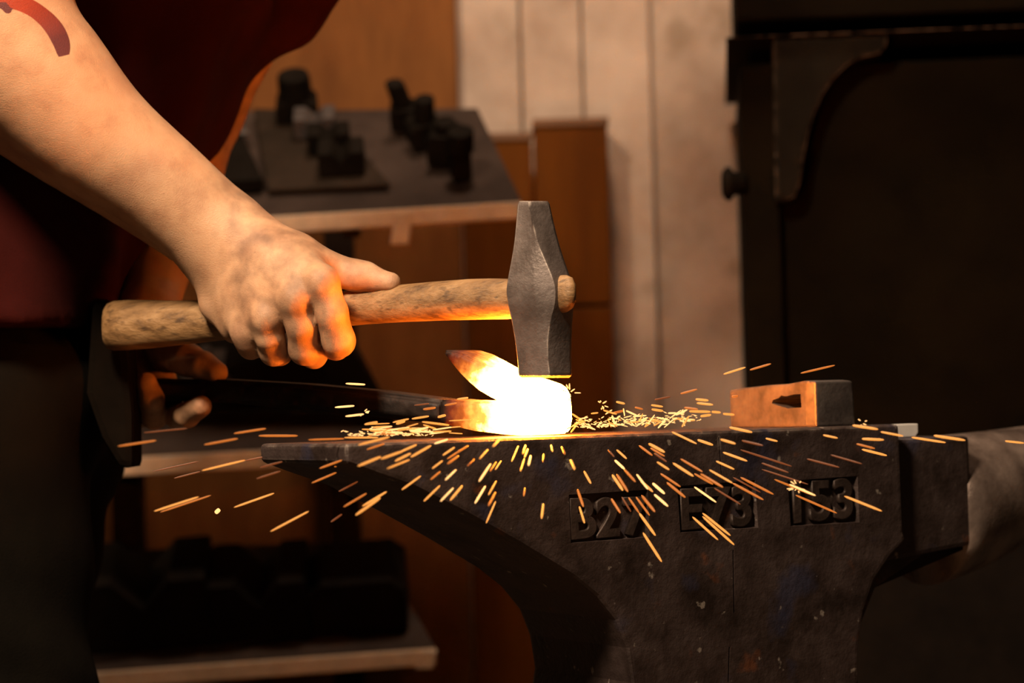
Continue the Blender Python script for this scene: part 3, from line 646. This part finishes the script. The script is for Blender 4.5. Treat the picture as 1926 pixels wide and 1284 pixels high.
def folds(amp, *ws):
    def f(P):
        v = 0
        for (kx, ky, kz, ph) in ws: v = v + np.sin(P[..., 0] * kx + P[..., 1] * ky + P[..., 2] * kz + ph + 1.5 * np.sin(P[..., 2] * 17 + P[..., 1] * 11 + ph))
        return (v * amp).astype(np.float32)
    return f
sl_end = at(548, 8, 2.125)
shirt_f = U(.03, bar_y(-.468, 2.01, .980, .09, .118, 0), bar_y(-.447, 2.02, 1.06, .07, .119, .0), bar_y(-.413, 2.025, 1.12, .07, .119, .0), bar_y(-.366, 2.025, 1.20, .075, .122, .0),
            bar_y(-.322, 2.02, 1.27, .08, .122, .0), bar_y(-.25, 1.98, 1.37, .12, .092, .03),
            Prim((-.225, 1.955, 1.40), (-.20, 1.955, 1.45), .075, .064),
            Prim(r_shoulder, (-.335, 1.765, 1.305), .074, .068), Prim(tuple(l_shoulder), tuple(sl_end), .068, .046))
kid('shirt', shirt_f, .006, M['shirt'], folds(.0035, (40, 10, 30, 0), (-25, 18, 46, 1.3), (60, -20, -35, 2.1)), .948, label='dark red cotton shirt')
tr_f = U(.05, bar_y(-.475, 2.03, .90, .07, .118, 0), Prim((-.468, 1.95, .86), (-.440, 1.91, .50), .102, .084), Prim((-.440, 1.91, .50), (-.47, 1.90, .11), .082, .075),
         Prim((-.47, 2.11, .88), (-.51, 2.14, .50), .10, .082), Prim((-.51, 2.14, .50), (-.58, 2.14, .11), .08, .075))
kid('trousers', tr_f, .007, M['trousers'], folds(.003, (30, 20, 60, 0), (-40, 12, 25, 1)), .045, label='black work trousers')
for x, y in ((-.46, 1.90), (-.57, 2.14)):
    f = U(.03, Prim((x, y, .06), (x + .11, y - .01, .045), .05, .045), Prim((x, y, .06), (x, y, .13), .05, .058))
    kid('boot', f, .006, M['sole'], None, .001)
# leather pouch hanging at the hip
po = [(172, 566), (244, 572), (238, 640), (250, 780), (251, 882), (222, 878), (190, 824), (160, 740)]
bm = bmesh.new(); prism(bm, [at(x, y, 1.90) for x, y in po], Vector((0, .05, 0))); build('hip_pouch', bm, M['leather'], person, bevel=.008, label='black leather pouch')

# ------------------------------------------------------------------ sparks
spm = {}
def spark_mesh(key):
    bm = bmesh.new(); loft(bm, [ring((t, 0, 0), (0, r, 0), (0, 0, r), 6) for t, r in ((-.5, .25), (-.44, .8), (-.2, 1), (.3, .95), (.46, .6), (.5, .15))])
    bmesh.ops.recalc_face_normals(bm, faces=bm.faces); me = bpy.data.meshes.new('spark'); bm.to_mesh(me); bm.free(); me.materials.append(M[key]); me.shade_smooth(); return me
for k in ('sp0', 'sp1', 'sp2', 'sp3'): spm[k] = spark_mesh(k)
OX, OY, OD = 1010.0, 800.0, 1.71
def face_depth(px, py):
    p = hit(px, py, A0, ay); return (p - CAM).dot(FW)
LOOK = ['faint fading', 'dull orange', 'bright orange', 'white-hot']
def spark_label(kind, lev, x, y):
    if kind in ('face', 'dim'):
        w = ('in front of the anvil side left of the hot steel' if x < 880 else 'directly below the hot steel in front of the anvil' if x < 1060 else
             'above or over the cast B27' if x < 1245 else 'above or over the cast E73' if x < 1450 else 'near the cast 153' if x < 1700 else 'before the horn of the anvil')
    elif kind == 'left': w = 'flying left past the end of the anvil'
    elif kind == 'top': w = 'skimming the anvil top left of the hot steel' if x < 1000 else 'in the swarm right of the hot steel' if x < 1330 else 'beside the loose hammer head on the anvil'
    else: w = 'flying above the bar left of the hot steel' if x < 960 else 'in the air just right of the striking hammer' if x < 1330 else 'flying high above the loose hammer head'
    return LOOK[lev] + ' spark ' + w, 'sparks ' + w
NS = 0
def spark(x1, y1, x2, y2, wpx=5.0, lev=2, kind=None, spread=None):
    global NS
    r1, r2 = math.hypot(x1 - OX, y1 - OY), math.hypot(x2 - OX, y2 - OY)
    if r1 > r2: x1, y1, x2, y2, r1, r2 = x2, y2, x1, y1, r2, r1
    rm = (r1 + r2) / 2; mx, my = (x1 + x2) / 2, (y1 + y2) / 2
    if kind is None:
        if my < 770: kind = 'high'
        elif my < 826 - (mx - 650) * .03: kind = 'top'
        elif mx < 660: kind = 'left'
        else: kind = 'face'
    if lev == 0 and kind == 'face': kind = 'dim'
    if kind in ('face', 'dim'):
        d = min(face_depth(mx, my), OD) - random.uniform(.03, .10)
    elif kind == 'left': d = random.uniform(1.58, 1.72)
    elif kind == 'top': d = face_depth(mx, 815) + random.uniform(.0, .05)
    else: d = OD + random.uniform(-.05, .03)
    if spread is not None: d = spread
    k = (1 / d - 1 / OD) / max(rm, 1)
    a = at(x1, y1, 1 / (1 / OD + k * r1)); b = at(x2, y2, 1 / (1 / OD + k * r2))
    o = bpy.data.objects.new('spark', spm['sp%d' % lev]); C.objects.link(o)
    v = b - a; o.location = (a + b) / 2; o.rotation_euler = v.to_track_quat('X', 'Z').to_euler(); r = wpx / 2 / FPX * d; o.scale = (v.length, r, r)
    lb, gr = spark_label(kind, lev, mx, my); tag(o, lb, 'spark', gr); NS += 1
def many(ox, oy, s, rows, wpx):
    for r in rows:
        lev = r[4] if len(r) > 4 else (2 if random.random() < .7 else 1)
        x1, y1, x2, y2 = ox + r[0] / s, oy + r[1] / s, ox + r[2] / s, oy + r[3] / s
        spark(x1, y1, x2, y2, wpx * (1 if lev >= 1 else .8) * random.uniform(.8, 1.15), lev)
many(440, 740, 2.361, [(448,61,535,54,3),(495,101,577,91,3),(580,137,638,126,2),(705,128,777,112),(720,135,760,122),(790,112,865,100),(835,125,955,140),(840,138,900,158),(780,158,850,155),(670,155,745,162),(625,172,750,172,3),(630,180,745,176),(0,177,142,155,1),(110,187,283,187,1),(330,205,490,200,1),(490,195,640,195,2),
 (552,228,690,192,2),(590,248,668,222,1),(740,258,810,227,2),(652,290,750,255,2),(785,282,875,230,2),(715,300,785,265,2),(680,333,780,293,2),(550,322,652,280,2),(445,325,570,278,1),(380,332,480,295,1),(100,378,207,344,0),(345,397,455,350,1),(0,505,178,442,2),(162,612,332,522,2),(487,503,588,443,1),(570,500,678,435,2),(540,540,650,462,2),(745,427,830,365,2),
 (843,478,915,408,2),(917,478,975,418,3),(960,474,1015,408,2),(890,222,950,203,3),(927,274,980,238),(947,290,1000,255),(985,265,1042,230),(880,333,927,297),(948,312,998,275),(873,382,917,345,1),(938,384,987,337,3),(1035,322,1068,292,0),(1090,290,1128,247),(1150,235,1180,203,2),(1088,390,1140,312,3),(1137,345,1165,303),(1160,338,1187,298),
 (1130,450,1165,388),(1070,487,1117,410,3),(1130,498,1162,437),(1120,575,1162,478,2),(1233,302,1263,232,2),(1272,345,1290,288,2),(1282,270,1295,228),(1290,285,1306,245),(1308,320,1318,275,3),(1372,305,1375,268,0),(1408,228,1415,258,2),(1455,235,1470,270,1),(1497,293,1512,338,2),(1287,455,1292,418,1),(1366,555,1374,488,2),(1525,425,1550,500,1),(1535,503,1556,575,2),
 (115,328,215,302,0),(50,298,145,278,0),(465,435,550,390,0),(430,570,480,535,0),(905,105,940,95),(935,52,988,42,1),(990,25,1040,18,2),(840,70,895,62,1),(800,52,865,44,0)], 4.6)
many(1040, 680, 2.125, [(682,50,770,22,2),(787,33,872,8,1),(990,46,1127,14,1),(510,128,577,110,1),(407,152,470,140,0),(570,150,622,155),(575,165,640,172),(525,183,580,190,1),(545,198,630,200),(590,218,632,212),(253,160,288,168),(328,182,360,190),(393,173,440,180),(395,190,440,197),(235,207,285,195),(635,200,670,203),(680,208,725,212),(715,140,740,136),
 (705,262,797,282,2),(670,310,730,328,2),(578,312,640,333,2),(475,280,575,328,2),(850,306,898,318,2),(1080,293,1138,305,2),(1235,308,1323,312,2),(1213,328,1287,347,1),(1235,350,1335,375,2),(1197,254,1300,270,2),(1310,280,1400,297,2),(1433,302,1570,323,2),(1522,295,1648,314,2),(1807,317,1883,325,2),(680,362,777,397,2),(652,397,725,430,2),
 (750,352,955,418,0),(835,405,942,443,0),(835,430,1020,490,0),(1015,388,1145,422,0),(1110,372,1235,408,0),(755,315,840,335,0),(885,470,1045,535,1),(945,490,1050,535,3),(970,533,1135,605,1),(1165,537,1315,597,2),(345,335,398,375),(383,327,447,362,2),(390,345,447,378),(405,365,455,400,0),(416,400,465,432,2),(480,405,562,458,2),(510,388,598,440,1),
 (625,432,718,485,2),(718,485,842,552,1),(590,448,680,502,1),(565,447,640,490,1),(750,462,882,530,1),(720,462,830,522,0),(565,500,653,562,3),(430,447,510,500,1),(455,482,530,543,1),(645,505,750,570,0),(255,352,295,388),(220,352,245,380,0),(247,393,287,430,3),(285,430,330,480,1),(335,450,380,510,3),(350,475,400,520,2),(398,485,447,528,3),(405,530,460,578,3),
 (237,452,280,515,2),(255,450,300,520,1),(233,547,270,605,1),(275,540,312,600,0),(302,542,345,605,1),(345,605,410,695,2),(332,540,387,615,1),(355,535,408,600,1),(360,683,435,800,2),(558,620,660,712,2),(598,605,710,695,2),(598,618,725,732,2),(70,392,87,430,2),(124,437,152,487,2),(98,510,122,580,1),(105,578,127,645,2),(35,340,45,370,0)], 5.2)
many(0, 540, 1.726, [(383,516,507,497,1),(663,511,772,491,1),(655,595,796,561,2),(500,727,645,680,2),(520,730,685,675,1),(467,472,608,458,0),(495,598,645,565,0),(565,620,650,598,0)], 4.4)
spark(405, 965, 413, 957, 9, 3, 'left'); spark(650, 721, 687, 723, 4.5, 3, 'high')
# the dense swarm right of the hot steel and the thinner one left of it
for i in range(62):
    t = random.random(); x = 1072 + 235 * t ** .8 + random.uniform(-8, 8); y = 806 - 12 * t - abs(random.gauss(0, 12)); a = random.gauss(-.2, .6); l = random.uniform(3, 15)
    spark(x - l * math.cos(a), y - l * math.sin(a), x + l * math.cos(a), y + l * math.sin(a), random.uniform(2.0, 4.2), random.choice((2, 3, 3)), 'top')
for i in range(30):
    x = random.uniform(690, 870); y = 815 - abs(random.gauss(0, 10)); a = random.gauss(.03, .15); l = random.uniform(7, 24)
    spark(x - l, y + l * a, x + l, y - l * a, random.uniform(2.2, 4.2), random.choice((2, 3)), 'top')
for cx, cy, n, rad in ((1072, 738, 9, 20), (1500, 916, 9, 20), (1622, 795, 6, 12), (684, 775, 6, 12), (1132, 760, 7, 14)):     # bursting sparks
    for i in range(n):
        a = random.uniform(0, 6.28); r0 = random.uniform(2, rad * .5); l = random.uniform(.3, .7) * rad
        spark(cx + r0 * math.cos(a), cy + r0 * math.sin(a), cx + (r0 + l) * math.cos(a), cy + (r0 + l) * math.sin(a) * .8, 2.2, 3, 'face' if cy > 850 else ('top' if cy > 780 else 'high'))
# uncountable glitter of scale in the two swarms
bm = bmesh.new()
for i in range(260):
    if i % 3: x = 1082 + 236 * random.random() ** 1.2; y = 806 - 14 * (x - 1082) / 236 - abs(random.gauss(0, 9))
    else: x = random.uniform(640, 815); y = 819 - abs(random.gauss(0, 5))
    d = face_depth(x, 815) + random.uniform(.002, .05); c = at(x, y, d); a = random.uniform(-.9, .9); l = random.uniform(1.2, 5) / FPX * d; r = random.uniform(.5, 1.3) / FPX * d
    u = RT * math.cos(a) + UP * math.sin(a) * .6 + FW * random.uniform(-.4, .4); v = u.cross(FW).normalized()
    loft(bm, [ring(c - u * l, v * r * .4, FW * r * .4, 4), ring(c, v * r, FW * r, 4), ring(c + u * l, v * r * .4, FW * r * .4, 4)])
build('spark_glitter', bm, M['sp3'], label='fine white-hot glitter of scale scattered over the anvil top', cat='sparks', kind='stuff')
